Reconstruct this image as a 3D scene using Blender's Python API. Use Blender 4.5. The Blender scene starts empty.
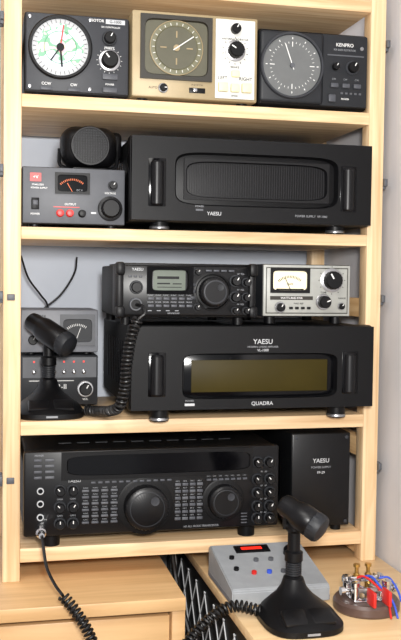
import bpy, bmesh, math, random
from mathutils import Vector, Matrix
random.seed(4)
ZC = 1180.0   # camera height in mm; all z below are relative to it
S = 0.001

# ------------------------------------------------------------------ materials
def lin(c):
    out = []
    for v in c:
        v = v / 255.0
        out.append(v / 12.92 if v <= 0.04045 else ((v + 0.055) / 1.055) ** 2.4)
    return out
MATS = {}
def mat(name, col, rough=0.5, metal=0.0, var=0.06, scale=60, bump=0.0, spec=0.5, emit=0.0, coat=0.0):
    if name in MATS: return MATS[name]
    m = bpy.data.materials.new(name); m.use_nodes = True
    nt = m.node_tree; b = nt.nodes['Principled BSDF']
    c = lin(col)
    tc = nt.nodes.new('ShaderNodeTexCoord')
    n = nt.nodes.new('ShaderNodeTexNoise'); n.inputs['Scale'].default_value = scale; n.inputs['Detail'].default_value = 3
    r = nt.nodes.new('ShaderNodeValToRGB')
    r.color_ramp.elements[0].position = 0.3; r.color_ramp.elements[1].position = 0.7
    r.color_ramp.elements[0].color = [x * (1 - var) for x in c] + [1]
    r.color_ramp.elements[1].color = [min(1, x * (1 + var)) for x in c] + [1]
    nt.links.new(tc.outputs['Object'], n.inputs['Vector'])
    nt.links.new(n.outputs['Fac'], r.inputs['Fac'])
    nt.links.new(r.outputs['Color'], b.inputs['Base Color'])
    b.inputs['Roughness'].default_value = rough
    b.inputs['Metallic'].default_value = metal
    b.inputs['Specular IOR Level'].default_value = spec
    b.inputs['Coat Weight'].default_value = coat
    if bump:
        n2 = nt.nodes.new('ShaderNodeTexNoise'); n2.inputs['Scale'].default_value = 900
        nt.links.new(tc.outputs['Object'], n2.inputs['Vector'])
        bp = nt.nodes.new('ShaderNodeBump'); bp.inputs['Strength'].default_value = bump; bp.inputs['Distance'].default_value = 0.0006
        nt.links.new(n2.outputs['Fac'], bp.inputs['Height']); nt.links.new(bp.outputs['Normal'], b.inputs['Normal'])
    if emit:
        b.inputs['Emission Color'].default_value = c + [1]; b.inputs['Emission Strength'].default_value = emit
    MATS[name] = m
    return m

def wood(name, c1, c2, stretch, rough=0.5):
    m = bpy.data.materials.new(name); m.use_nodes = True
    nt = m.node_tree; b = nt.nodes['Principled BSDF']
    tc = nt.nodes.new('ShaderNodeTexCoord'); mp = nt.nodes.new('ShaderNodeMapping')
    mp.inputs['Scale'].default_value = stretch
    n = nt.nodes.new('ShaderNodeTexNoise'); n.inputs['Scale'].default_value = 1.0; n.inputs['Detail'].default_value = 5; n.inputs['Distortion'].default_value = 0.6
    r = nt.nodes.new('ShaderNodeValToRGB')
    r.color_ramp.elements[0].position = 0.32; r.color_ramp.elements[1].position = 0.66
    r.color_ramp.elements[0].color = lin(c1) + [1]; r.color_ramp.elements[1].color = lin(c2) + [1]
    nt.links.new(tc.outputs['Object'], mp.inputs['Vector']); nt.links.new(mp.outputs['Vector'], n.inputs['Vector'])
    nt.links.new(n.outputs['Fac'], r.inputs['Fac']); nt.links.new(r.outputs['Color'], b.inputs['Base Color'])
    b.inputs['Roughness'].default_value = rough
    bp = nt.nodes.new('ShaderNodeBump'); bp.inputs['Strength'].default_value = 0.12; bp.inputs['Distance'].default_value = 0.001
    nt.links.new(n.outputs['Fac'], bp.inputs['Height']); nt.links.new(bp.outputs['Normal'], b.inputs['Normal'])
    return m

PINE_X = wood('pine_grain_x', (204, 166, 122), (234, 204, 162), (5, 90, 90))
PINE_Z = wood('pine_grain_z', (204, 168, 124), (234, 206, 166), (90, 90, 4))
PINE_Y = wood('pine_grain_y', (194, 154, 106), (220, 184, 136), (90, 5, 90))
BEECH = wood('beech_laminate', (194, 154, 106), (212, 173, 124), (4, 60, 60), 0.4)
DESKW = wood('desk_laminate', (212, 178, 132), (226, 195, 150), (4, 60, 60), 0.35)
BLK = mat('black_plastic', (9, 9, 11), 0.42, bump=0.15, spec=0.22)
BLKS = mat('black_satin', (13, 13, 15), 0.34, spec=0.3)
BLKM = mat('black_powder_metal', (8, 9, 11), 0.5, bump=0.3, spec=0.22)
GLOSS = mat('gloss_black_glass', (4, 4, 6), 0.12, var=0.02, spec=0.25)
CHAR = mat('charcoal_case', (30, 32, 36), 0.5, bump=0.2, spec=0.35)
CHAR2 = mat('charcoal_panel', (44, 46, 51), 0.5, spec=0.4)
DGREY = mat('dark_grey_panel', (78, 80, 85), 0.5)
MGREY = mat('mid_grey', (118, 120, 126), 0.5)
LGREY = mat('light_grey', (180, 182, 184), 0.5)
WHITE = mat('white_print', (222, 222, 220), 0.5)
DIMW = mat('dim_print', (130, 132, 136), 0.5)
SILV = mat('silver_metal', (170, 170, 172), 0.3, 0.9)
CHROME = mat('chrome', (220, 220, 222), 0.15, 1.0)
BRASS = mat('brass', (190, 150, 80), 0.3, 0.9)
CHAMP = mat('champagne_metal', (150, 133, 100), 0.45, 0.15)
PALES = mat('pale_silver_panel', (154, 155, 150), 0.45, 0.1)
CREAM = mat('cream_panel', (210, 210, 204), 0.5)
OLIVE = mat('olive_dial', (104, 102, 80), 0.35)
OLIVEB = mat('olive_backplate', (80, 78, 62), 0.4)
BROWN = mat('brown_bezel', (40, 37, 30), 0.4)
GREYDIAL = mat('grey_dial', (96, 98, 98), 0.3)
BOXG = mat('keyer_grey', (146, 149, 152), 0.5)
MESHD = mat('dark_mesh', (4, 4, 5), 0.7, spec=0.15)
MESHL = mat('mesh_rib', (22, 22, 25), 0.45, spec=0.3)
MAPW = mat('map_dial', (205, 222, 205), 0.35)
_nt = MAPW.node_tree
_n = [x for x in _nt.nodes if x.type == 'TEX_NOISE'][0]; _n.inputs['Scale'].default_value = 38
_r = [x for x in _nt.nodes if x.type == 'VALTORGB'][0].color_ramp
_r.interpolation = 'CONSTANT'
_r.elements[0].position = 0.0; _r.elements[0].color = lin((206, 212, 224)) + [1]
_r.elements[1].position = 0.52; _r.elements[1].color = lin((120, 170, 140)) + [1]
_e = _r.elements.new(0.58); _e.color = lin((214, 180, 190)) + [1]
_e = _r.elements.new(0.64); _e.color = lin((220, 214, 180)) + [1]
RED = mat('red', (200, 35, 30), 0.4)
REDL = mat('red_led', (230, 40, 25), 0.4, emit=0.6)
ORANGE = mat('orange', (230, 110, 50), 0.5)
YEL = mat('meter_yellow', (232, 222, 190), 0.5, emit=0.12)
LCD = mat('lcd_green_grey', (84, 92, 82), 0.35)
LCDD = mat('dark_olive_lcd', (50, 42, 8), 0.5, var=0.12, scale=12, spec=0.15)
BLUE = mat('blue_wire', (50, 80, 190), 0.4)
GREEN = mat('green', (60, 150, 90), 0.5)
BTN = mat('button_grey', (66, 68, 74), 0.5)
RUB = mat('rubber_cable', (12, 12, 13), 0.4, spec=0.5)
BKL = mat('bakelite_brown', (84, 66, 60), 0.35)
BUTC = mat('button_cream', (224, 214, 170), 0.5)

# ------------------------------------------------------------------ geometry kit
class Kit:
    def __init__(s, name, loc=(0, 0, 0), rot=0.0):
        s.e = bpy.data.objects.new(name, None)
        s.e.empty_display_size = 0.03
        bpy.context.scene.collection.objects.link(s.e)
        s.e.location = (loc[0] * S, loc[1] * S, (loc[2] + ZC) * S)
        s.e.rotation_euler = (0, 0, rot)
        s.bm = None; s.y = 0
    def part(s, name):
        s.flush(); s.pn = name; s.bm = bmesh.new(); s.mats = []
        return s
    def idx(s, m):
        if m not in s.mats: s.mats.append(m)
        return s.mats.index(m)
    def merge(s, tb, m):
        i = s.idx(m)
        for f in tb.faces: f.material_index = i
        me = bpy.data.meshes.new('t'); tb.to_mesh(me); tb.free()
        s.bm.from_mesh(me); bpy.data.meshes.remove(me)
    def flush(s):
        if s.bm is None: return
        bmesh.ops.scale(s.bm, vec=(S, S, S), verts=s.bm.verts)
        me = bpy.data.meshes.new(s.pn); s.bm.to_mesh(me); s.bm.free(); s.bm = None
        for m in s.mats: me.materials.append(m)
        for p in me.polygons: p.use_smooth = True
        me.set_sharp_from_angle(angle=math.radians(32))
        ob = bpy.data.objects.new(s.pn, me); bpy.context.scene.collection.objects.link(ob)
        ob.parent = s.e
    def box(s, m, x0, x1, y0, y1, z0, z1, bev=0.0, seg=2, M=None):
        tb = bmesh.new(); bmesh.ops.create_cube(tb, size=1)
        bmesh.ops.scale(tb, vec=(abs(x1 - x0), abs(y1 - y0), abs(z1 - z0)), verts=tb.verts)
        if bev: bmesh.ops.bevel(tb, geom=tb.edges[:], offset=bev, segments=seg, affect='EDGES', profile=0.5)
        c = Vector(((x0 + x1) / 2, (y0 + y1) / 2, (z0 + z1) / 2))
        if M is not None: bmesh.ops.transform(tb, matrix=M, verts=tb.verts)
        bmesh.ops.translate(tb, vec=c, verts=tb.verts)
        s.merge(tb, m)
    def lathe(s, m, c, d, prof, seg=28, ridge=0.0):
        d = Vector(d).normalized(); q = d.to_track_quat('Z', 'Y').to_matrix()
        tb = bmesh.new(); rings = []
        for r, h in prof:
            if r <= 1e-6: rings.append([tb.verts.new(Vector(c) + q @ Vector((0, 0, h)))]); continue
            ring = []
            for k in range(seg):
                a = 2 * math.pi * k / seg
                rr = r - (ridge if (ridge and k % 2) else 0)
                ring.append(tb.verts.new(Vector(c) + q @ Vector((rr * math.cos(a), rr * math.sin(a), h))))
            rings.append(ring)
        for A, B in zip(rings, rings[1:]):
            for k in range(seg):
                k2 = (k + 1) % seg
                if len(A) == 1 and len(B) == 1: continue
                if len(A) == 1: tb.faces.new([A[0], B[k], B[k2]])
                elif len(B) == 1: tb.faces.new([A[k], B[0], A[k2]])
                else: tb.faces.new([A[k], B[k], B[k2], A[k2]])
        if len(rings[0]) > 1: tb.faces.new(rings[0])
        if len(rings[-1]) > 1: tb.faces.new(list(reversed(rings[-1])))
        bmesh.ops.recalc_face_normals(tb, faces=tb.faces)
        s.merge(tb, m)
    def disc(s, m, x, z, r, y=0, t=1.0, seg=40):
        s.lathe(m, (x, y, z), (0, -1, 0), [(r, -0.5), (r, t)], seg)
    def ring(s, m, x, z, ro, ri, y=0, t=4.0, seg=44):
        s.lathe_ring(m, (x, y, z), (0, -1, 0), ro, ri, t, seg)
    def lathe_ring(s, m, c, d, ro, ri, t, seg=44):
        d = Vector(d).normalized(); q = d.to_track_quat('Z', 'Y').to_matrix()
        pr = [(ri, 0), (ro, 0), (ro, t * .7), (ro - (ro - ri) * .3, t), (ri + (ro - ri) * .2, t)]
        tb = bmesh.new(); R = []
        for r, h in pr:
            R.append([tb.verts.new(Vector(c) + q @ Vector((r * math.cos(2 * math.pi * k / seg), r * math.sin(2 * math.pi * k / seg), h))) for k in range(seg)])
        n = len(R)
        for i in range(n):
            A, B = R[i], R[(i + 1) % n]
            for k in range(seg): tb.faces.new([A[k], B[k], B[(k + 1) % seg], A[(k + 1) % seg]])
        bmesh.ops.recalc_face_normals(tb, faces=tb.faces)
        s.merge(tb, m)
    def knob(s, m, x, z, r, L=12, y=0, skirt=None, ptr=WHITE, ang=30, ridge=0.0, seg=28):
        if skirt: s.lathe(skirt, (x, y, z), (0, -1, 0), [(r * 1.3, -0.5), (r * 1.3, 1.2), (r * 1.2, 2)], 32)
        s.lathe(m, (x, y, z), (0, -1, 0), [(r, -0.5), (r, L * .75), (r * .97, L * .9), (r * .85, L), (0, L)], seg, ridge)
        if ptr:
            a = math.radians(ang)
            cx, cz = x + math.sin(a) * r * .5, z + math.cos(a) * r * .5
            s.box(ptr, cx - r * .06 - .2, cx + r * .06 + .2, y - L - .5, y - L + .6, cz - r * .3, cz + r * .3, M=Matrix.Rotation(a, 4, 'Y'))
    def ticks(s, m, x, z, r0, r1, n, y, w=0.6, a0=0, a1=360):
        for k in range(n):
            a = math.radians(a0 + (a1 - a0) * k / n)
            rc = (r0 + r1) / 2; cx, cz = x + math.sin(a) * rc, z + math.cos(a) * rc
            s.box(m, cx - w / 2, cx + w / 2, y - .5, y, cz - (r1 - r0) / 2, cz + (r1 - r0) / 2, M=Matrix.Rotation(a, 4, 'Y'))
    def needle(s, m, x, z, L, ang, y, w=1.4):
        a = math.radians(ang); cx, cz = x + math.sin(a) * L * .4, z + math.cos(a) * L * .4
        s.box(m, cx - w / 2, cx + w / 2, y - .8, y, cz - L * .6, cz + L * .6, M=Matrix.Rotation(a, 4, 'Y'))
    def frame(s, m, x0, x1, z0, z1, cx, cz, a, b, n, y0, y1, N=72):
        """flat plate with superellipse opening; plate at y0, opening wall goes back to y1"""
        tb = bmesh.new(); inn = []; out = []
        for k in range(N):
            t = 2 * math.pi * (k + .5) / N
            c, si = math.cos(t), math.sin(t)
            ix = a * math.copysign(abs(c) ** (2 / n), c); iz = b * math.copysign(abs(si) ** (2 / n), si)
            inn.append((cx + ix, cz + iz))
            L = 1e9
            if ix > 1e-6: L = min(L, (x1 - cx) / ix)
            if ix < -1e-6: L = min(L, (x0 - cx) / ix)
            if iz > 1e-6: L = min(L, (z1 - cz) / iz)
            if iz < -1e-6: L = min(L, (z0 - cz) / iz)
            out.append([cx + ix * L, cz + iz * L])
        for qx, qz in ((x0, z0), (x0, z1), (x1, z0), (x1, z1)):
            j = min(range(N), key=lambda i: (out[i][0] - qx) ** 2 + (out[i][1] - qz) ** 2)
            out[j] = [qx, qz]
        V0 = [tb.verts.new((p[0], y0, p[1])) for p in out]
        V1 = [tb.verts.new((p[0], y0, p[1])) for p in inn]
        V2 = [tb.verts.new((cx + (p[0] - cx) * .97, y1, cz + (p[1] - cz) * .93)) for p in inn]
        V3 = [tb.verts.new((p[0], max(y1, y0 + 2), p[1])) for p in out]
        for k in range(N):
            j = (k + 1) % N
            tb.faces.new([V0[k], V0[j], V1[j], V1[k]])
            tb.faces.new([V1[k], V1[j], V2[j], V2[k]])
            tb.faces.new([V3[k], V3[j], V0[j], V0[k]])
        bmesh.ops.recalc_face_normals(tb, faces=tb.faces)
        s.merge(tb, m)
    def text(s, m, t, x, z, size, y=-0.4, al='CENTER'):
        cu = bpy.data.curves.new('t', 'FONT'); cu.body = t; cu.size = size; cu.align_x = al; cu.align_y = 'CENTER'; cu.offset = size * 0.008
        cu.resolution_u = 3
        ob = bpy.data.objects.new('t', cu); bpy.context.scene.collection.objects.link(ob)
        dg = bpy.context.evaluated_depsgraph_get(); me = bpy.data.meshes.new_from_object(ob.evaluated_get(dg))
        tb = bmesh.new(); tb.from_mesh(me)
        bmesh.ops.transform(tb, matrix=Matrix.Translation((x, y, z)) @ Matrix.Rotation(math.pi / 2, 4, 'X'), verts=tb.verts)
        s.merge(tb, m)
        bpy.data.objects.remove(ob); bpy.data.curves.remove(cu); bpy.data.meshes.remove(me)
    def tube(s, m, pts, r, sides=8):
        pts = [Vector(p) for p in pts]; tb = bmesh.new(); rings = []
        t0 = (pts[1] - pts[0]).normalized(); nrm = t0.orthogonal().normalized()
        for i, p in enumerate(pts):
            t = (pts[min(i + 1, len(pts) - 1)] - pts[max(i - 1, 0)])
            if t.length < 1e-9: t = t0
            t = t.normalized(); nrm = (nrm - t * nrm.dot(t)).normalized(); bn = t.cross(nrm)
            rr = r[i] if isinstance(r, (list, tuple)) else r
            rings.append([tb.verts.new(p + nrm * rr * math.cos(2 * math.pi * k / sides) + bn * rr * math.sin(2 * math.pi * k / sides)) for k in range(sides)])
        for A, B in zip(rings, rings[1:]):
            for k in range(sides): tb.faces.new([A[k], B[k], B[(k + 1) % sides], A[(k + 1) % sides]])
        tb.faces.new(rings[0]); tb.faces.new(list(reversed(rings[-1])))
        bmesh.ops.recalc_face_normals(tb, faces=tb.faces)
        s.merge(tb, m)
    def feet(s, W, D, h, m=None, r=9, trim=None, inset=35, front=12):
        for x in (inset, W - inset):
            for y in (front + r, D - 30):
                s.lathe(m or BLK, (x, y, -h), (0, 0, 1), [(r * .9, 0), (r, 1), (r, h + .5)], 24)
                if trim: s.lathe_ring(trim, (x, y, -h + 2), (0, 0, 1), r + 1, r - 1, 4, 24)

def spline(P, n=12):
    P = [Vector(p) for p in P]; Q = [P[0] * 2 - P[1]] + P + [P[-1] * 2 - P[-2]]; out = []
    for i in range(1, len(Q) - 2):
        for k in range(n):
            t = k / n; a, b, c, d = Q[i - 1], Q[i], Q[i + 1], Q[i + 2]
            out.append(0.5 * ((2 * b) + (c - a) * t + (2 * a - 5 * b + 4 * c - d) * t * t + (3 * b - a - 3 * c + d) * t ** 3))
    out.append(P[-1]); return out
def coil(P, R, pitch):
    base = spline(P, 30); acc = [0.0]
    for a, b in zip(base, base[1:]): acc.append(acc[-1] + (b - a).length)
    L = acc[-1]; steps = int(L / pitch * 12); out = []; j = 0; nrm = (base[1] - base[0]).orthogonal().normalized()
    for i in range(steps + 1):
        q = L * i / steps
        while j < len(base) - 2 and acc[j + 1] < q: j += 1
        f = (q - acc[j]) / max(1e-9, acc[j + 1] - acc[j]); p = base[j].lerp(base[j + 1], f)
        t = (base[j + 1] - base[j]).normalized(); nrm = (nrm - t * nrm.dot(t)).normalized(); bn = t.cross(nrm)
        ph = 2 * math.pi * i / 12
        out.append(p + nrm * R * math.cos(ph) + bn * R * math.sin(ph))
    return out

# ------------------------------------------------------------------ room
def slab(name, m, x0, x1, y0, y1, z0, z1):
    me = bpy.data.meshes.new(name); bm = bmesh.new(); bmesh.ops.create_cube(bm, size=1)
    bmesh.ops.scale(bm, vec=((x1 - x0) * S, (y1 - y0) * S, (z1 - z0) * S), verts=bm.verts); bm.to_mesh(me); bm.free()
    me.materials.append(m); ob = bpy.data.objects.new(name, me); bpy.context.scene.collection.objects.link(ob)
    ob.location = ((x0 + x1) / 2 * S, (y0 + y1) / 2 * S, ((z0 + z1) / 2 + ZC) * S)
    return ob
WALLB = mat('wall_paint_blue_grey', (196, 202, 212), 0.85, var=0.04, scale=8, bump=0.3)
WALLR = mat('wall_paint_white', (206, 204, 206), 0.85, var=0.03, scale=8, bump=0.3)
FLOORM = wood('floor_boards', (110, 80, 55), (140, 104, 72), (30, 3, 30))
slab('floor', FLOORM, -1700, 332, -2600, 360, -ZC - 20, -ZC)
slab('wall_back', WALLB, -1700, 332, 350, 370, -ZC, 1250)
slab('wall_right', WALLR, 330, 350, -2600, 370, -ZC, 1250)
slab('wall_left', WALLR, -1720, -1700, -2600, 370, -ZC, 1250)
slab('ceiling', WALLR, -1720, 350, -2600, 370, 1250, 1270)

# ------------------------------------------------------------------ rack
SH = {0: (447, 467), 1: (262, 282), 2: (60, 79), 3: (-245, -223.5), 4: (-445, -423)}
k = Kit('pine_shelving_unit', (0, 0, 0))
k.part('posts')
for x0, x1 in ((-312, -285), (285, 312)):
    for y0, y1 in ((0, 30), (270, 300)):
        k.box(PINE_Z, x0, x1, y0, y1, -475, 640, 1.5)
k.part('side_rails')
for x0, x1 in ((-309, -288), (288, 309)):
    for z in (-470, -300, -60, 150, 350, 600):
        k.box(PINE_Y, x0, x1, 29, 271, z, z + 32, 1)
for i, (z0, z1) in SH.items():
    k.part('shelf_board_%d' % i)
    k.box(PINE_X, -285, 285, 0, 296, z0, z1, 1.2)
k.part('metal_clips')
for sx in (-1, 1):
    for z in (395, 165, -30, -315):
        a, b = (312, 318) if sx > 0 else (-318, -312)
        k.box(DGREY, a, b, 1, 26, z - 9, z + 9, 1)
        k.box(DGREY, a, b, -6, 2, z - 4, z + 8, 1)
        if sx < 0 and z < 0: k.box(DGREY, -306, -294, -2, 1, z - 5, z + 5, 1)
k.flush()

# ------------------------------------------------------------------ desk + cabinet
k = Kit('desk', (0, 0, 0))
k.part('desk_top'); k.box(DESKW, 9, 326, -560, 335, -490, -475, 2)
k.part('side_panel'); k.box(BLKM, 14, 30, -520, 330, -ZC, -490)
k.part('side_lattice')
for i in range(13):
    y = -500 + i * 62
    for sg in (-1, 1):
        k.tube(LGREY, [(12.5, y, -600 - sg * 90), (12.5, y + 130, -600 + sg * 90)], 1.1, 6)
k.part('right_panel'); k.box(BLKM, 308, 324, -520, 330, -ZC, -490)
k.flush()
k = Kit('low_cabinet', (0, 0, 0))
k.part('top_board'); k.box(BEECH, -345, -45, -121, 335, -495, -475, 1.5)
k.part('side_boards')
k.box(BEECH, -65, -45, -116, 330, -ZC, -495, 1)
k.box(BEECH, -345, -325, -116, 330, -ZC, -495, 1)
k.box(BEECH, -325, -65, 310, 330, -ZC, -495, 1)
k.part('drawer_front'); k.box(BEECH, -322, -68, -112, -94, -700, -503, 1.5)
k.part('lower_door'); k.box(BEECH, -322, -68, -112, -94, -ZC + 30, -706, 1.5)
k.part('door_knob'); k.lathe(SILV, (-195, -112, -640), (0, -1, 0), [(4, 0), (4, 10), (11, 14), (11, 20), (0, 22)])
k.flush()

# ------------------------------------------------------------------ shelf 1 : rotator controllers
W, H = 162, 122
k = Kit('antenna_rotator_controller', (-281, 0, 286))
k.part('case'); k.box(CHAR, 0, W, 4, 180, 0, H, 4); k.box(CHAR2, 2, W - 2, 0, 6, 2, H - 2, 2)
k.feet(W, 180, 4, inset=20)
k.part('compass_dial'); cx, cz = 54, 69
k.ring(BLKS, cx, cz, 49, 43, 0, 7); k.disc(MAPW, cx, cz, 43, 0, 2)
k.ring(LGREY, cx, cz, 43, 36, -1.8, 1); k.ticks(BLK, cx, cz, 37, 42, 36, -3, .7)
k.ring(GREEN, cx, cz, 25, 24, -1.8, .8)
k.needle(RED, cx, cz, 34, 8, -3.5, 2); k.needle(BLK, cx, cz, 30, 175, -3.6, 2.8); k.needle(BLK, cx, cz, 26, 215, -3.7, 2); k.disc(BLK, cx, cz, 6, -2, 3)
k.part('controls')
k.text(WHITE, 'ROTOR', 111, 114, 6)
k.box(LGREY, 124, 154, -.6, 1, 110, 117); k.text(BLK, 'G-1000', 139, 113.5, 6, -.9)
k.text(WHITE, 'DC CONTROLLER', 132, 105, 3.6)
k.knob(BLK, 130, 88, 9, 10, skirt=CHAR); k.text(WHITE, 'PRESET', 130, 73, 5)
k.knob(BLK, 130, 54, 13, 14, skirt=SILV, ang=-40); k.ticks(WHITE, 130, 54, 18, 20, 16, 0, .7)
k.box(BTN, 119, 143, -4, 1, 24, 33, 1); k.text(WHITE, 'POWER', 131, 17, 4)
k.box(BTN, 120, 142, -4, 1, 4, 12, 1)
k.text(WHITE, 'CCW', 33, 13, 6); k.text(WHITE, 'CW', 75, 13, 6)
k.box(BTN, 24, 42, -3, 1, 3, 8, .8); k.box(BTN, 66, 84, -3, 1, 3, 8, .8)
for x, z in ((8, 8), (8, H - 8), (100, H - 8), (100, 8)): k.lathe(SILV, (x, 0, z), (0, -1, 0), [(2.4, 0), (2.4, 1), (0, 1.6)], 12)
k.flush()

W, H = 204, 134
k = Kit('rotator_control_box', (-117, -8, 286))
k.part('case'); k.box(CHAMP, 0, W, 0, 180, 0, H, 3); k.feet(W, 180, 4, inset=20)
k.part('dial_window')
k.frame(BROWN, 13, 128, 28, 128, 70.5, 78, 51, 43.5, 9, -5, 1)
k.box(OLIVEB, 14, 127, -1.5, 1, 29, 127)
k.ring(OLIVE, 70.5, 78, 42, 33, -1.5, 1.6); k.disc(OLIVEB, 70.5, 78, 33, -1.5, 1); k.ring(CHAMP, 70.5, 78, 43, 41.5, -1.8, 1.8)
k.ticks(CREAM, 70.5, 78, 35, 39, 24, -3.2, 1); k.ticks(CHAMP, 70.5, 78, 16, 26, 4, -2.8, 2)
k.needle(CREAM, 70.5, 78, 33, 55, -4, 1.6); k.disc(CHAMP, 70.5, 78, 5, -2.5, 2)
k.part('control_panel')
k.box(CREAM, 134, 199, -2, 1, 4, 129, 1)
k.text(BLK, 'ANTENNA ROTATOR', 166, 98, 4.5, -2.4)
k.knob(BLK, 166, 114, 8, 10, -2); k.knob(BLK, 166, 80, 13, 15, -2, skirt=SILV, ang=-60, ridge=.8, seg=36)
k.ticks(BLK, 166, 80, 19, 22, 14, -2, .8)
k.text(BLK, 'BRAKE', 166, 54, 5, -2.4); k.box(BUTC, 160, 173, -8, -1, 38, 49, 1.5)
k.text(BLK, 'LEFT', 146, 36, 7.5, -2.4); k.text(BLK, 'RIGHT', 184, 36, 7.5, -2.4)
for x in (146, 185): k.box(BUTC, x - 8, x + 8, -9, -1, 14, 29, 1.5)
k.box(BUTC, 159, 173, -8, -1, 14, 28, 1.5); k.text(BLK, 'SPEED', 166, 8.5, 4.5, -2.4)
k.part('lower_controls')
k.knob(BLK, 50, 15, 6, 8, ang=90, skirt=SILV); k.text(BLK, 'AUTO', 34, 15, 5)
k.box(BLK, 92, 118, -1.5, 1, 10, 18, .5); k.box(SILV, 98, 104, -6, 0, 11.5, 16.5, .6); k.text(BLK, 'P O W E R', 105, 22.5, 4)
k.flush()

W, H = 192, 124
k = Kit('antenna_rotator_controller', (91, 0, 286))
k.part('case'); k.box(BLKM, 0, W, 5, 185, 0, H, 6, 3); k.box(CHAR, 3, W - 3, 0, 8, 3, H - 3, 3)
k.feet(W, 180, 4, inset=22)
k.part('compass_dial'); cx, cz = 55, 64
k.box(CHAR, 1, 110, -5, 4, 4, H - 4, 6, 3)
k.ring(CHAR2, cx, cz, 54, 49, -5, 6); k.disc(GREYDIAL, cx, cz, 49, -5, 2)
k.ticks(WHITE, cx, cz, 35, 38, 36, -7.1, .7); k.ticks(WHITE, cx, cz, 30, 38, 4, -7.2, 1.2)
k.ticks(WHITE, cx, cz, 42, 45, 12, -7.1, 1.3)
k.needle(WHITE, cx, cz, 36, -20, -8, 1.4); k.disc(DGREY, cx, cz, 4, -7, 3)
k.part('controls')
k.text(WHITE, 'KENPRO', 148, 104, 8); k.text(DIMW, 'KR-5600 ROTATOR', 148, 96, 4.5)
k.box(DGREY, 118, 182, -.8, 1, 86, 88)
k.knob(BLK, 162, 68, 9, 10, skirt=CHAR2); k.knob(BLK, 132, 68, 6, 8)
for x in (124, 144, 164): k.box(BTN, x, x + 13, -4, 1, 34, 41, 1); k.text(DIMW, 'CW', x + 6, 48, 4)
k.box(BTN, 120, 132, -5, 1, 10, 22, 1); k.text(WHITE, 'POWER', 150, 16, 4)
for i in range(5): k.box(DGREY, 142 + i * 8, 146 + i * 8, -1, 1, 24, 27)
k.lathe(SILV, (178, 0, 100), (0, -1, 0), [(3, 0), (3, 1.5), (0, 2)])
k.flush()

# ------------------------------------------------------------------ shelf 2
W, H = 160, 88
k = Kit('bench_power_supply', (-284, 0, 84))
k.part('case'); k.box(CHAR, 0, W, 4, 200, 0, H, 2); k.box(DGREY, 1, W - 1, 0, 6, 1, H - 1, 1.5)
k.feet(W, 190, 5, inset=20)
k.part('meter')
k.frame(BLK, 50, 104, 47, 80, 77, 63.5, 23, 13, 8, -3, 0); k.box(GLOSS, 52, 102, -.8, 1, 49, 78)
k.ticks(ORANGE, 77, 44, 24, 27, 14, -1.2, .9, -45, 45); k.needle(ORANGE, 77, 50, 16, -30, -1.4, .8)
k.text(DIMW, 'DC V', 88, 53, 4, -1.5)
k.part('controls')
k.box(RED, 12, 29, -1, 1, 65, 78); k.text(WHITE, '+V', 20.5, 71.5, 7, -1.3)
k.text(WHITE, 'STABILIZED', 24, 60, 3.6); k.text(WHITE, 'POWER SUPPLY', 26, 55, 3.6)
k.box(BLK, 14, 26, -2, 1, 22, 40, .8); k.box(BTN, 16, 24, -6, 0, 28, 36, 1); k.text(WHITE, 'POWER', 20, 15, 4)
k.knob(BLK, 136, 26, 15, 16, skirt=BLKS, ridge=.7, seg=36, ptr=None); k.knob(BLK, 140, 62, 6, 8, skirt=CHAR)
k.text(WHITE, 'VOLTAGE', 136, 50, 4)
for x, m in ((58, RED), (73, RED), (92, BLK)):
    k.lathe(m, (x, 0, 17), (0, -1, 0), [(6, 0), (6, 4), (4.5, 5), (5, 15), (0, 16)])
k.text(WHITE, 'OUTPUT', 74, 31, 4.5); k.box(RED, 48, 88, -.8, 1, 26, 27.2)
k.box(LGREY, 106, 114, -2, 1, 17, 20)
k.flush()

k = Kit('extension_speaker', (-178, 38, 173))
k.part('bracket')
k.box(BLK, -26, 26, -14, 26, 0, 3, 1); k.tube(BLK, spline([(-46, 8, 34), (-44, 8, 8), (-20, 8, 2.5), (20, 8, 2.5), (44, 8, 8), (46, 8, 34)]), 3)
k.part('speaker_body')
k.box(BLK, -45, 45, -22, 40, 3.5, 69, 24, 6)
k.box(BLK, 20, 58, 30, 90, 22, 68, 8, 3)
k.part('grille')
k.lathe_ring(BLKS, (0, -20, 36), (0, -1, 0), 31, 27, 4)
k.lathe(MESHL, (0, -19, 36), (0, -1, 0), [(28, 0), (28, 3), (0, 4)])
for i in range(-6, 7):
    h = math.sqrt(27 ** 2 - (i * 4) ** 2)
    k.box(BLK, i * 4 - .9, i * 4 + .9, -25, -22, 36 - h, 36 + h)
    k.box(CHAR, -h, h, -24.6, -22, 36 + i * 4 - .6, 36 + i * 4 + .6)
k.flush()

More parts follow.
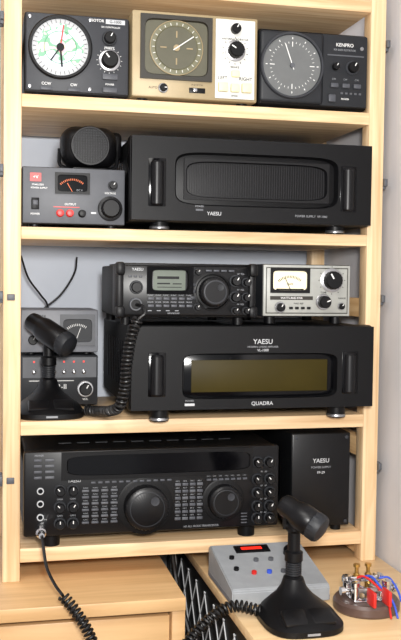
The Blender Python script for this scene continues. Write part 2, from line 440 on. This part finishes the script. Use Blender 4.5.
def amp(name, loc, kind):
    W, H, D = 402, 134, 340
    sup = kind == 'supply'
    k = Kit(name, loc)
    k.part('case')
    k.box(BLKM, 2, W - 2, 18, D, 0, H - 2, 4); k.box(BLK, 0, W, 8, 34, 0, H, 4, 2)
    k.part('side_vents')
    for i in range(9): k.box(GLOSS, 1.2, 3, 90 + i * 22, 100 + i * 22, 30, H - 30)
    k.part('front_bezel')
    if sup:
        k.frame(BLK, 2, W - 2, 2, H - 2, 206, 68, 136, 42, 7, -2, 9)
        k.box(BLKS, 60, 352, 9.5, 11, 16, 120)
        # outer fine vertical louvres and the inner mesh opening
        for i in range(66): k.box(MESHL, 75 + i * 4, 77 + i * 4, 8.2, 9.8, 30, 108)
        k.frame(BLKS, 86, 328, 36, 100, 207, 68, 118, 29, 6, 3, 10)
        k.box(MESHD, 88, 326, 8.5, 10, 39, 97)
        for i in range(58): k.box(MESHL, 91 + i * 4, 92.4 + i * 4, 7, 9, 41, 95)
        k.part('labels'); k.text(LGREY, 'YAESU', 134, 14, 8, -2.4); k.text(DIMW, 'POWER SUPPLY  VP-1000', 296, 14, 5, -2.4)
        k.text(DIMW, 'POWER', 110, 25, 4, -2.4); k.box(DGREY, 104, 116, -3, 2, 18, 21)
    else:
        k.frame(BLK, 2, W - 2, 2, H - 2, 210, 54, 128, 36, 9, -2, 9)
        k.box(BLKS, 76, 344, 7.5, 11, 14, 94)
        k.box(GLOSS, 86, 336, 6.6, 9, 20, 88, 1)
        k.box(LCDD, 98, 324, 6, 9, 28, 79, 1)
        k.part('labels'); k.text(LGREY, 'YAESU', 212, 108, 11, -2.4); k.text(DIMW, 'HF/50MHz LINEAR AMPLIFIER', 212, 100, 4, -2.4); k.text(LGREY, 'VL-1000', 212, 94.5, 5.5, -2.4)
        k.text(LGREY, 'QUADRA', 212, 10, 8.5, -2.4)
        k.box(LGREY, 86, 102, -3.5, 2, 8, 12, .5); k.text(DIMW, 'POWER', 94, 16, 4, -2.4)
    k.part('grip_pillars')
    zt = 90 if not sup else 96
    for x0 in (27, W - 57):
        k.box(GLOSS, x0, x0 + 30, -2.6, 1, 22, zt + 3, 2.5)
        k.lathe(BLKS, (x0 + 15, 1, 24), (0, 0, 1), [(9, 0), (11, 3), (11, zt - 29), (9, zt - 26)], 28)
    k.part('feet'); k.feet(W, D, 12 if sup else 19, BLK, 15, SILV, 52, 16)
    k.flush()
amp('linear_amplifier_power_supply', (-120, -24, 91), 'supply')
amp('linear_amplifier', (-122, -50, -204.5), 'amp')

# ------------------------------------------------------------------ shelf 3 : transceiver on top of amp
W, H = 220, 84
k = Kit('compact_radio_transceiver', (-148, -66, -58))
k.part('case'); k.box(BLKM, 8, W - 8, 10, 230, 0, H - 4, 3); k.box(BLKS, 8, W - 8, 0, 14, 3, H - 5, 3)
k.part('side_guards')
for x0, x1 in ((0, 13), (W - 13, W)):
    k.box(BLK, x0, x1, -16, 6, H - 20, H, 4); k.box(BLK, x0, x1, -16, 6, 0, 18, 4); k.box(BLK, x0 + 1, x1 - 1, -8, 40, 2, H - 2, 4)
k.box(BLK, 10, W - 10, 6, 30, H - 6, H - 1, 2)
for i in range(16): k.box(BLK, 20 + i * 12, 25 + i * 12, 30, 220, H - 4.5, H - .5)
k.part('feet')
for x in (20, W - 20):
    for y in (30, 200): k.lathe(BLK, (x, y, -12), (0, 0, 1), [(8, 0), (8, 12.5)], 20)
k.part('display')
k.frame(GLOSS, 48, 120, 36, 78, 84, 57, 28, 16, 8, -4, 0); k.box(LCD, 58, 108, -1.2, 1, 40, 74)
k.box(BLK, 64, 98, -1.6, 0, 59, 63); k.box(BLK, 64, 84, -1.6, 0, 51, 53); k.box(BLK, 88, 102, -1.6, 0, 51, 52.5); k.box(BLK, 64, 102, -1.6, 0, 46, 47)
k.part('tuning_knob')
k.knob(BLKS, 151, 40, 23, 20, 0, skirt=BLK, ptr=None, ridge=.6, seg=60); k.lathe_ring(CHAR2, (151, -19.5, 40), (0, -1, 0), 18, 16, 1)
k.lathe(CHAR, (159, -20, 47), (0, -1, 0), [(5, 0), (5, 1), (0, .4)])
k.lathe_ring(CHAR, (151, 0, 40), (0, -1, 0), 28, 25, 2)
k.part('controls')
for x, z, r in ((187, 57, 7.5), (205, 55, 6.0), (187, 32, 7.5), (205, 32, 6.0), (187, 11, 5), (205, 11, 5), (126, 70, 4.5), (126, 16, 4.5)):
    k.knob(BLKS, x, z, r, 12, skirt=CHAR)
for i in range(6): k.box(BTN, 50 + i * 12, 59 + i * 12, -3, 1, 27, 31, .8)
for i in range(6): k.box(BTN, 50 + i * 12, 59 + i * 12, -3, 1, 16, 20, .8)
for i in range(4): k.box(BTN, 140 + i * 12, 149 + i * 12, -3, 1, 71, 74, .8)
for i in range(3): k.box(CHAR2, 116, 124, -3, 1, 28 + i * 10, 33 + i * 10, .8)
for i in range(4): k.box(DIMW, 50 + i * 14, 56 + i * 14, -.8, 1, 10, 11.2)
k.text(LGREY, 'YAESU', 34, 73, 6)
for i in range(3): k.box(BTN, 20 + i * 8, 25 + i * 8, -3, 1, 61, 64, .8)
k.knob(BLKS, 32, 46, 8, 8, skirt=CHAR, ptr=None)
k.lathe_ring(DGREY, (31, 0, 20), (0, -1, 0), 10, 7, 6); k.lathe(BLK, (31, 0, 20), (0, -1, 0), [(7, 0), (7, 3)])
for i in range(6): k.text(DIMW, 'MODE', 54 + i * 12, 23.5, 3.2); k.text(DIMW, 'FUNC', 54 + i * 12, 34, 3.2)
for z in (68, 43.5, 21): k.text(DIMW, 'AF  SQL', 196, z, 3.4)
k.text(DIMW, 'HF/VHF/UHF', 90, 6.5, 3.5)
k.flush()

W, H = 149, 84
k = Kit('antenna_tuner', (92, -40, -57))
k.part('case'); k.box(CHAR, 0, W, 4, 190, 0, H, 2); k.box(PALES, 1, W - 1, 0, 6, 1, H - 1, 1.5)
k.box(BROWN, 5, W - 5, -.6, 1, 5, H - 5, .3)
k.box(PALES, 6.5, W - 6.5, -.9, 1, 6.5, H - 6.5, .2)
k.feet(W, 190, 12.5, inset=18)
k.part('meter')
k.frame(BLK, 12, 78, 38, 78, 45, 58, 29, 16, 8, -4, 0); k.box(YEL, 16, 74, -1, 1, 41, 76)
k.ticks(BLK, 45, 34, 28, 32, 16, -1.5, .9, -40, 40); k.needle(BLK, 45, 44, 20, -25, -2, .9); k.box(BLK, 22, 68, -1.4, 0, 43, 45)
k.text(BLK, 'SWR', 45, 52, 5, -1.4)
k.part('controls')
k.knob(BLK, 116, 59, 15, 14, skirt=SILV, ang=-30, ridge=.7, seg=36); k.knob(BLK, 102, 24, 10, 14, skirt=SILV, ang=70)
k.knob(BLK, 29, 15, 7, 8, skirt=SILV); k.knob(BLK, 133, 17, 5, 6, skirt=SILV)
for i in range(4): k.box(BLK, 44 + i * 10, 50 + i * 10, -3, 1, 12, 16, .5)
k.box(BROWN, 12, 84, -1.2, 1, 27, 33); k.text(WHITE, 'WATTS AND SWR', 48, 30, 4.5, -1.6); k.text(BLK, 'TUNE', 102, 39, 4, -1.2); k.text(BLK, 'FWD REF', 60, 21, 4, -1.2)
k.text(BLK, 'RANGE', 134, 30, 4, -1.2); k.ticks(BLK, 116, 59, 21, 23, 12, -.9, .8)
k.flush()

# stacked boxes rear left
W = 132
k = Kit('antenna_switch_controller', (-279, 150, -219))
k.part('case'); k.box(CHAR2, 0, W, 4, 130, 0, 86, 2); k.box(CHAR, 1, W - 1, 0, 6, 1, 85, 1); k.box(DGREY, 3, W - 3, -.6, 1, 48, 83)
k.feet(W, 130, 4.5, inset=18)
k.part('controls')
for i in range(6):
    k.lathe(SILV, (22 + i * 17, 0, 58), (0, -1, 0), [(4, 0), (4, 2), (2, 3), (2, 9), (0, 9.5)], 16)
    k.box(REDL, 20.5 + i * 17, 23.5 + i * 17, -1.2, 1, 74, 77)
k.text(WHITE, 'KEYER-II', 56, 32, 12); k.box(WHITE, 14, 90, -.8, 1, 42, 43.2)
k.knob(BLK, 110, 28, 11, 12, skirt=SILV); k.text(WHITE, 'VOL', 110, 10, 5)
for i in range(4): k.box(RED, 18 + i * 16, 26 + i * 16, -3, 1, 11, 15, .6)
k.flush()
k = Kit('swr_power_meter', (-279, 152, -128))
k.part('case'); k.box(MGREY, 0, W, 4, 120, 0, 74, 2); k.box(MGREY, 1, W - 1, 0, 6, 1, 73, 1)
k.feet(W, 120, 4.5, inset=18)
k.part('meter'); k.frame(DGREY, 66, 126, 12, 66, 96, 38, 25, 20, 7, -4, 0); k.box(CHAR, 68, 124, -1, 1, 14, 64)
k.ticks(WHITE, 96, 22, 24, 28, 12, -1.4, 1, -40, 40); k.needle(WHITE, 96, 28, 16, 20, -1.6, .9)
k.part('controls')
k.text(BLK, 'METER', 32, 62, 7); k.knob(BLK, 20, 22, 8, 10); k.knob(BLK, 46, 22, 8, 10)
for i in range(3): k.box(BLK, 14 + i * 16, 24 + i * 16, -3, 1, 42, 48, .6)
k.flush()

# ------------------------------------------------------------------ microphones
def superloft(k, m, rings, N=48):
    tb = bmesh.new(); R = []
    for z, hx, hy, yo, n in rings:
        R.append([tb.verts.new((hx * math.copysign(abs(math.cos(t)) ** (2 / n), math.cos(t)), yo + hy * math.copysign(abs(math.sin(t)) ** (2 / n), math.sin(t)), z)) for t in [2 * math.pi * j / N for j in range(N)]])
    for A, B in zip(R, R[1:]):
        for j in range(N): tb.faces.new([A[j], A[(j + 1) % N], B[(j + 1) % N], B[j]])
    tb.faces.new(R[-1]); tb.faces.new(list(reversed(R[0])))
    bmesh.ops.recalc_face_normals(tb, faces=tb.faces); k.merge(tb, m)
def desk_mic(loc, ha, hb, cord=None, plug=None):
    k = Kit('desk_microphone', loc)
    k.part('base')
    superloft(k, BLK, [(0, 53, 60, 0, 3.2), (2, 55, 62, 0, 3.2), (9, 55, 62, 0, 3.2), (11, 53, 60, 0, 3), (18, 48, 55, 4, 2.8), (26, 37, 44, 12, 2.5), (34, 26, 31, 20, 2.2), (44, 18, 21, 25, 2), (56, 14, 16, 26, 2)])
    k.part('talk_bars')
    M = Matrix.Rotation(math.radians(24), 4, 'X')
    k.box(BLKS, -36, -3, -53, -23, 16, 24, 3, 2, M=M); k.box(BLKS, 3, 36, -53, -23, 16, 24, 3, 2, M=M)
    k.box(DIMW, -9, 9, -62.6, -61, 4, 7)
    k.part('stem')
    k.lathe(BLK, (0, 26, 50), (0, 0, 1), [(15, 0), (14, 6), (10, 9), (10, 28), (13, 30), (13, 42), (9, 45), (9, 70), (12, 74), (12, 84), (7, 88)])
    for i in range(6): k.lathe_ring(CHAR, (0, 26, 60 + i * 3.2), (0, 0, 1), 11.5, 9.5, 2, 24)
    k.part('mic_head')
    a = Vector(ha); b = Vector(hb); L = (b - a).length
    k.lathe(BLKS, a, b - a, [(0, -4), (9, -2), (14, 2), (16, 9), (16, 20), (18, 26), (20, 34), (20, L - 14), (18.5, L - 11)], 32)
    k.lathe(CHAR, a, b - a, [(18.5, L - 12), (20.5, L - 10), (20.5, L), (18, L + 5), (10, L + 8), (0, L + 9)], 40, .7)
    p = a.lerp(b, .25)
    k.tube(BLK, spline([(-13, 26, 126), (-14, p.y + 2, 136), (-14, p.y, p.z - 4)]), 4); k.tube(BLK, spline([(10, 26, 126), (14, 22, 132), (12, 18, 142)]), 4)
    k.lathe(BLK, (-15, 26, 130), (1, 0, 0), [(5, 0), (5, 28)], 18)
    k.part('pivot'); k.lathe(BLK, (0, 26, 124), (0, 0, 1), [(6, 0), (11, 5), (12, 10), (10, 16), (0, 19)], 24)
    if cord:
        k.part('coiled_cord')
        Lc = Vector(loc)
        k.tube(RUB, coil([Vector(p) - Lc for p in cord], 6.8, 6.4), 2.1, 8)
    if plug:
        k.part('cord_lead'); k.tube(RUB, spline([Vector(p) - Vector(loc) for p in plug]), 2.4)
    k.flush()
desk_mic((-236, 68, -223.5), (-30, 34, 154), (26, -22, 116),
         cord=[(-118, -99, -58), (-128, -99, -86), (-134, -95, -130), (-135, -90, -160), (-142, -82, -190), (-152, -45, -203), (-160, 4, -210), (-180, 40, -213)],
         plug=[(-117, -76, -38), (-110, -92, -40), (-108, -100, -50), (-114, -100, -56), (-118, -99, -60)])
desk_mic((88, -249, -475), (-16, 34, 161), (24, -8, 133),
         cord=[(40, -225, -464), (4, -210, -460), (-30, -214, -474), (-66, -226, -502), (-105, -244, -545), (-140, -258, -600)])

# ------------------------------------------------------------------ shelf 4 : HF transceiver
W, H = 412, 133
k = Kit('hf_radio_transceiver', (-281, -18, -401))
k.part('case'); k.box(BLKM, 2, W - 2, 14, 310, 0, H - 2, 3); k.box(BLKS, 0, W, 0, 18, 0, H, 4)
k.part('top_grille')
for i in range(10): k.box(CHAR, 60 + i * 30, 80 + i * 30, 80, 86, H - 2.5, H - 1)
k.part('feet'); k.feet(W, 300, 22, BLK, 14, None, 45, 20)
k.part('display_window')
k.frame(BLK, 58, 366, 88, 131, 214, 110, 148, 16, 6, -4, 2)
k.box(GLOSS, 62, 362, -1.5, 1, 90, 130)
k.part('buttons')
for r in range(4):
    k.box(BTN, 16, 28, -3, 1, 118 - r * 9, 122 - r * 9, .6); k.box(DGREY, 33, 47, -3, 1, 118 - r * 9, 122 - r * 9, .6)
for r in range(6):
    for c in range(4):
        k.box(BTN if (r + c) % 3 else DGREY, 238 + c * 12, 247.5 + c * 12, -3, 1, 72 - r * 11, 76.5 - r * 11, .6)
        k.text(DIMW, 'AB12', 242.5 + c * 12, 79.3 - r * 11, 3)
for c in range(12):
    k.box(BTN, 104 + c * 11, 111 + c * 11, -3, 1, 81, 84, .5)
for r in range(6):
    for c in range(4):
        k.box(BTN if r % 2 else DGREY, 90 + c * 15, 101 + c * 15, -3, 1, 68 - r * 10, 71.5 - r * 10, .6)
        k.text(DIMW, 'FUNC', 96 + c * 15, 74 - r * 10, 3)
for r in range(4): k.box(BTN, 348, 358, -3, 1, 22 - r * 5, 24 - r * 5, .6)
for c in range(7): k.box(BTN, 290 + c * 10, 297 + c * 10, -3, 1, 79, 82); k.text(DIMW, 'VFO', 293 + c * 10, 85.5, 3)
k.part('tuning_knob')
k.knob(BLKS, 190, 42, 35, 24, 0, skirt=BLK, ptr=None, ridge=.6, seg=72)
k.lathe_ring(CHAR, (190, -23.5, 42), (0, -1, 0), 28, 26, 1); k.lathe(CHAR2, (202, -23.8, 54), (0, -1, 0), [(7, 0), (7, 1), (0, .2)])
k.part('sub_tuning_knob')
k.knob(BLKS, 318, 46, 27, 20, 0, skirt=BLK, ptr=None, ridge=.6, seg=60)
k.lathe_ring(CHAR, (318, -19.5, 46), (0, -1, 0), 21, 19, 1); k.lathe(CHAR2, (326, -19.8, 55), (0, -1, 0), [(6, 0), (6, 1), (0, .2)])
k.part('small_knobs')
for z in (72, 52, 31):
    k.lathe_ring(LGREY, (26, 0, z), (0, -1, 0), 5.5, 3.5, 3, 24); k.lathe(GLOSS, (26, 0, z), (0, -1, 0), [(4, 0), (4, 1)], 20)
for x, z in ((56, 72), (76, 72), (56, 46), (76, 46), (56, 20), (76, 20), (375, 78), (396, 78), (375, 56), (396, 56), (375, 34), (396, 34), (375, 14), (396, 14), (375, 106), (394, 106)):
    k.knob(BLKS, x, z, 7.5, 12, 0, skirt=CHAR, ang=random.choice((-40, 0, 30)))
k.part('labels'); k.text(LGREY, 'YAESU', 78, 86, 7); k.text(DIMW, 'HF ALL MODE TRANSCEIVER', 282, 5.5, 4.5); k.text(DIMW, 'POWER', 24, 127, 4)
for x in (56, 76):
    for z in (58, 32): k.text(DIMW, 'GAIN', x, z, 3.6)
for z in (90, 67, 45, 23):
    k.text(DIMW, 'RF   AF', 386, z, 3.6)
k.part('mic_plug')
k.lathe(CHROME, (26, 0, 12), (0, -1, 0), [(9, -1), (9, 6), (8, 8), (8, 22), (6, 24), (4.5, 38), (0, 38)], 28)
loc = Vector((-281, -18, -401))
k.part('mic_lead'); k.tube(RUB, spline([Vector(p) - loc for p in [(-255, -50, -389), (-254, -64, -393), (-250, -92, -424), (-240, -122, -442), (-230, -144, -452)]]), 2.4)
k.part('mic_coiled_cord'); k.tube(RUB, coil([Vector(p) - loc for p in [(-230, -144, -452), (-214, -156, -470), (-194, -170, -503), (-177, -180, -560), (-167, -184, -640)]], 6.8, 6.4), 2.1, 8)
k.flush()

W, H = 105, 159
k = Kit('station_power_supply', (160, 4, -413))
k.part('case'); k.box(BLKM, 0, W, 3, 260, 0, H, 2.5); k.box(BLKS, 1, W - 1, 0, 6, 1, H - 1, 2)
k.part('side_vents')
for i in range(8): k.box(GLOSS, -.4, 1, 60 + i * 18, 68 + i * 18, 40, 120)
k.part('feet'); k.feet(W, 260, 10, BLK, 9, None, 18, 10)
k.part('labels'); k.text(LGREY, 'YAESU', 52, 112, 10); k.text(DIMW, 'POWER SUPPLY', 52, 101, 5); k.text(LGREY, 'FP-29', 52, 92, 6)
for x in (8, W - 8):
    for z in (8, H - 8): k.lathe(CHAR2, (x, 0, z), (0, -1, 0), [(3, 0), (3, 1), (0, 1.6)], 16)
k.flush()

# ------------------------------------------------------------------ memory keyer (sloped console)
k = Kit('memory_keyer', (11, -178, -475))
k.part('case')
tb = bmesh.new(); Wd = 150
pr = [(0, 2), (148, 2), (148, 48), (140, 52), (4, 26), (0, 22)]
A = [tb.verts.new((0, y, z)) for y, z in pr]; B = [tb.verts.new((Wd, y, z)) for y, z in pr]
tb.faces.new(A); tb.faces.new(list(reversed(B)))
for i in range(6): tb.faces.new([A[i], B[i], B[(i + 1) % 6], A[(i + 1) % 6]])
bmesh.ops.recalc_face_normals(tb, faces=tb.faces)
bmesh.ops.bevel(tb, geom=tb.edges[:], offset=1.5, segments=2, affect='EDGES')
k.merge(tb, BOXG)
k.box(MGREY, -.3, Wd + .3, 1, 147, 3, 10)
for x in (12, Wd - 12):
    for y in (12, 136): k.lathe(BLK, (x, y, 0), (0, 0, 1), [(6, 0), (6, 3)], 16)
def on(y): return 26 + (y - 4) * 26 / 136
Ms = Matrix.Rotation(math.atan2(26, 136), 4, 'X')
k.part('display'); k.box(BLK, 36, 92, 110, 132, on(121) - 1, on(121) + 2, .5, M=Ms); k.box(REDL, 46, 80, 117, 125, on(121) + .5, on(121) + 2.6, M=Ms)
k.part('controls')
nrm = Ms @ Vector((0, 0, 1))
for x, y, m, r in ((24, 95, BLK, 4), (22, 60, BLK, 4), (46, 46, RED, 4), (60, 84, DGREY, 4), (84, 84, DGREY, 4), (70, 46, BLUE, 4), (92, 46, DGREY, 4), (112, 46, DGREY, 4)):
    k.lathe(m, (x, y, on(y)), nrm, [(r, -1), (r, 4), (0, 5)], 18)
k.lathe(BLK, (122, 100, on(100)), nrm, [(12, -1), (12, 8), (10, 11), (0, 11)], 28)
k.flush()

# ------------------------------------------------------------------ telegraph key
k = Kit('telegraph_paddle_key', (203, -215, -475))
k.part('base'); k.lathe(BKL, (0, 0, 0), (0, 0, 1), [(46, 0), (48, 3), (48, 13), (45, 17), (0, 17)], 56)
k.part('mechanism')
k.box(CHROME, -28, 28, -24, 24, 17, 20, 1)
for x, y in ((-24, -16), (24, -16), (-24, 16), (24, 16)): k.lathe(CHROME, (x, y, 20), (0, 0, 1), [(6, 0), (6, 18), (7, 19), (7, 25), (0, 27)], 20)
k.box(CHROME, -32, 32, 10, 18, 36, 44, 1); k.box(SILV, -30, 30, -20, -14, 30, 36, 1)
for x in (-9, 9):
    k.box(CHROME, x - 2.5, x + 2.5, -34, 20, 27, 34, 1)
    k.lathe(BRASS, (x, 16, 20), (0, 0, 1), [(5, 0), (5, 26), (3, 28), (3, 36), (5, 37), (5, 41), (0, 41)], 18)
    k.lathe(CHROME, (x * 3.6, -8, 31), (x, 0, 0), [(3, -14), (3, 4), (6, 5), (6, 11), (0, 11)], 18)
k.part('finger_paddles'); k.box(RED, -14, -9, -58, -32, 20, 42, 2); k.box(RED, 9, 14, -58, -32, 20, 42, 2)
k.part('wires')
for o in (0, 5):
    k.tube(RED if o != 5 else BLUE, spline([(-20 + o, 20, 30), (-5 + o * 2, 5, 46), (8 + o, -18, 38), (16 + o * 1.5, -38, 22), (14 + o * 2, -56, 3.5)]), 1.6)
k.tube(BLUE, spline([(24, 10, 40), (36, 2, 42), (40, -20, 30), (38, -36, 20)]), 1.6)
k.flush()

# ------------------------------------------------------------------ loose cables
k = Kit('loose_cables', (0, 0, 0))
k.part('hanging_leads')
k.tube(RUB, spline([(-172, 285, 40), (-176, 290, 10), (-200, 300, -30), (-235, 300, -60), (-262, 300, -90), (-268, 300, -140)]), 1.8)
k.tube(RUB, spline([(-276, 250, 40), (-262, 260, 0), (-240, 270, -30), (-225, 290, -52), (-222, 300, -100)]), 1.8)
k.part('gap_cables')
k.tube(LGREY, spline([(-18, 120, -440), (-16, 100, -500), (-20, 60, -560), (-8, 20, -640), (-22, -40, -720)]), 2.6)
k.tube(RUB, spline([(-8, 180, -440), (-6, 140, -500), (-20, 100, -580), (-14, 60, -700)]), 4)
k.tube(RUB, spline([(-30, 60, -460), (-26, 20, -520), (-12, -30, -600), (-20, -80, -720)]), 4)
k.flush()

# ------------------------------------------------------------------ lights
def area(name, loc, target, size, power, col):
    l = bpy.data.lights.new(name, 'AREA'); l.size = size; l.energy = power; l.color = col
    o = bpy.data.objects.new(name, l); bpy.context.scene.collection.objects.link(o)
    o.location = (loc[0] * S, loc[1] * S, (loc[2] + ZC) * S)
    d = Vector(target) - Vector(loc); o.rotation_euler = d.to_track_quat('-Z', 'Y').to_euler()
area('ceiling_lamp', (-500, -1100, 1180), (0, 0, 0), 0.9, 22, (1, 0.97, 0.92))
area('camera_flash', (-300, -1500, 120), (0, 0, -40), 0.12, 26, (1, 0.98, 0.95))
w = bpy.data.worlds.new('World'); bpy.context.scene.world = w; w.use_nodes = True
bg = w.node_tree.nodes['Background']; bg.inputs['Color'].default_value = (0.96, 0.97, 1, 1); bg.inputs['Strength'].default_value = 0.8
bpy.context.scene.view_settings.view_transform = 'Standard'

# ------------------------------------------------------------------ camera
cam = bpy.data.cameras.new('camera'); cam.sensor_fit = 'VERTICAL'; cam.sensor_height = 24; cam.lens = 930 * 24 / 640; cam.clip_start = 0.01
co = bpy.data.objects.new('camera', cam); bpy.context.scene.collection.objects.link(co)
R = Matrix.Rotation(math.radians(-13.1), 4, 'Z') @ Matrix.Rotation(math.radians(90 - 2.46), 4, 'X') @ Matrix.Rotation(math.radians(0.7), 4, 'Z')
co.matrix_world = Matrix.Translation((-0.340, -1.461, ZC * S)) @ R
bpy.context.scene.camera = co
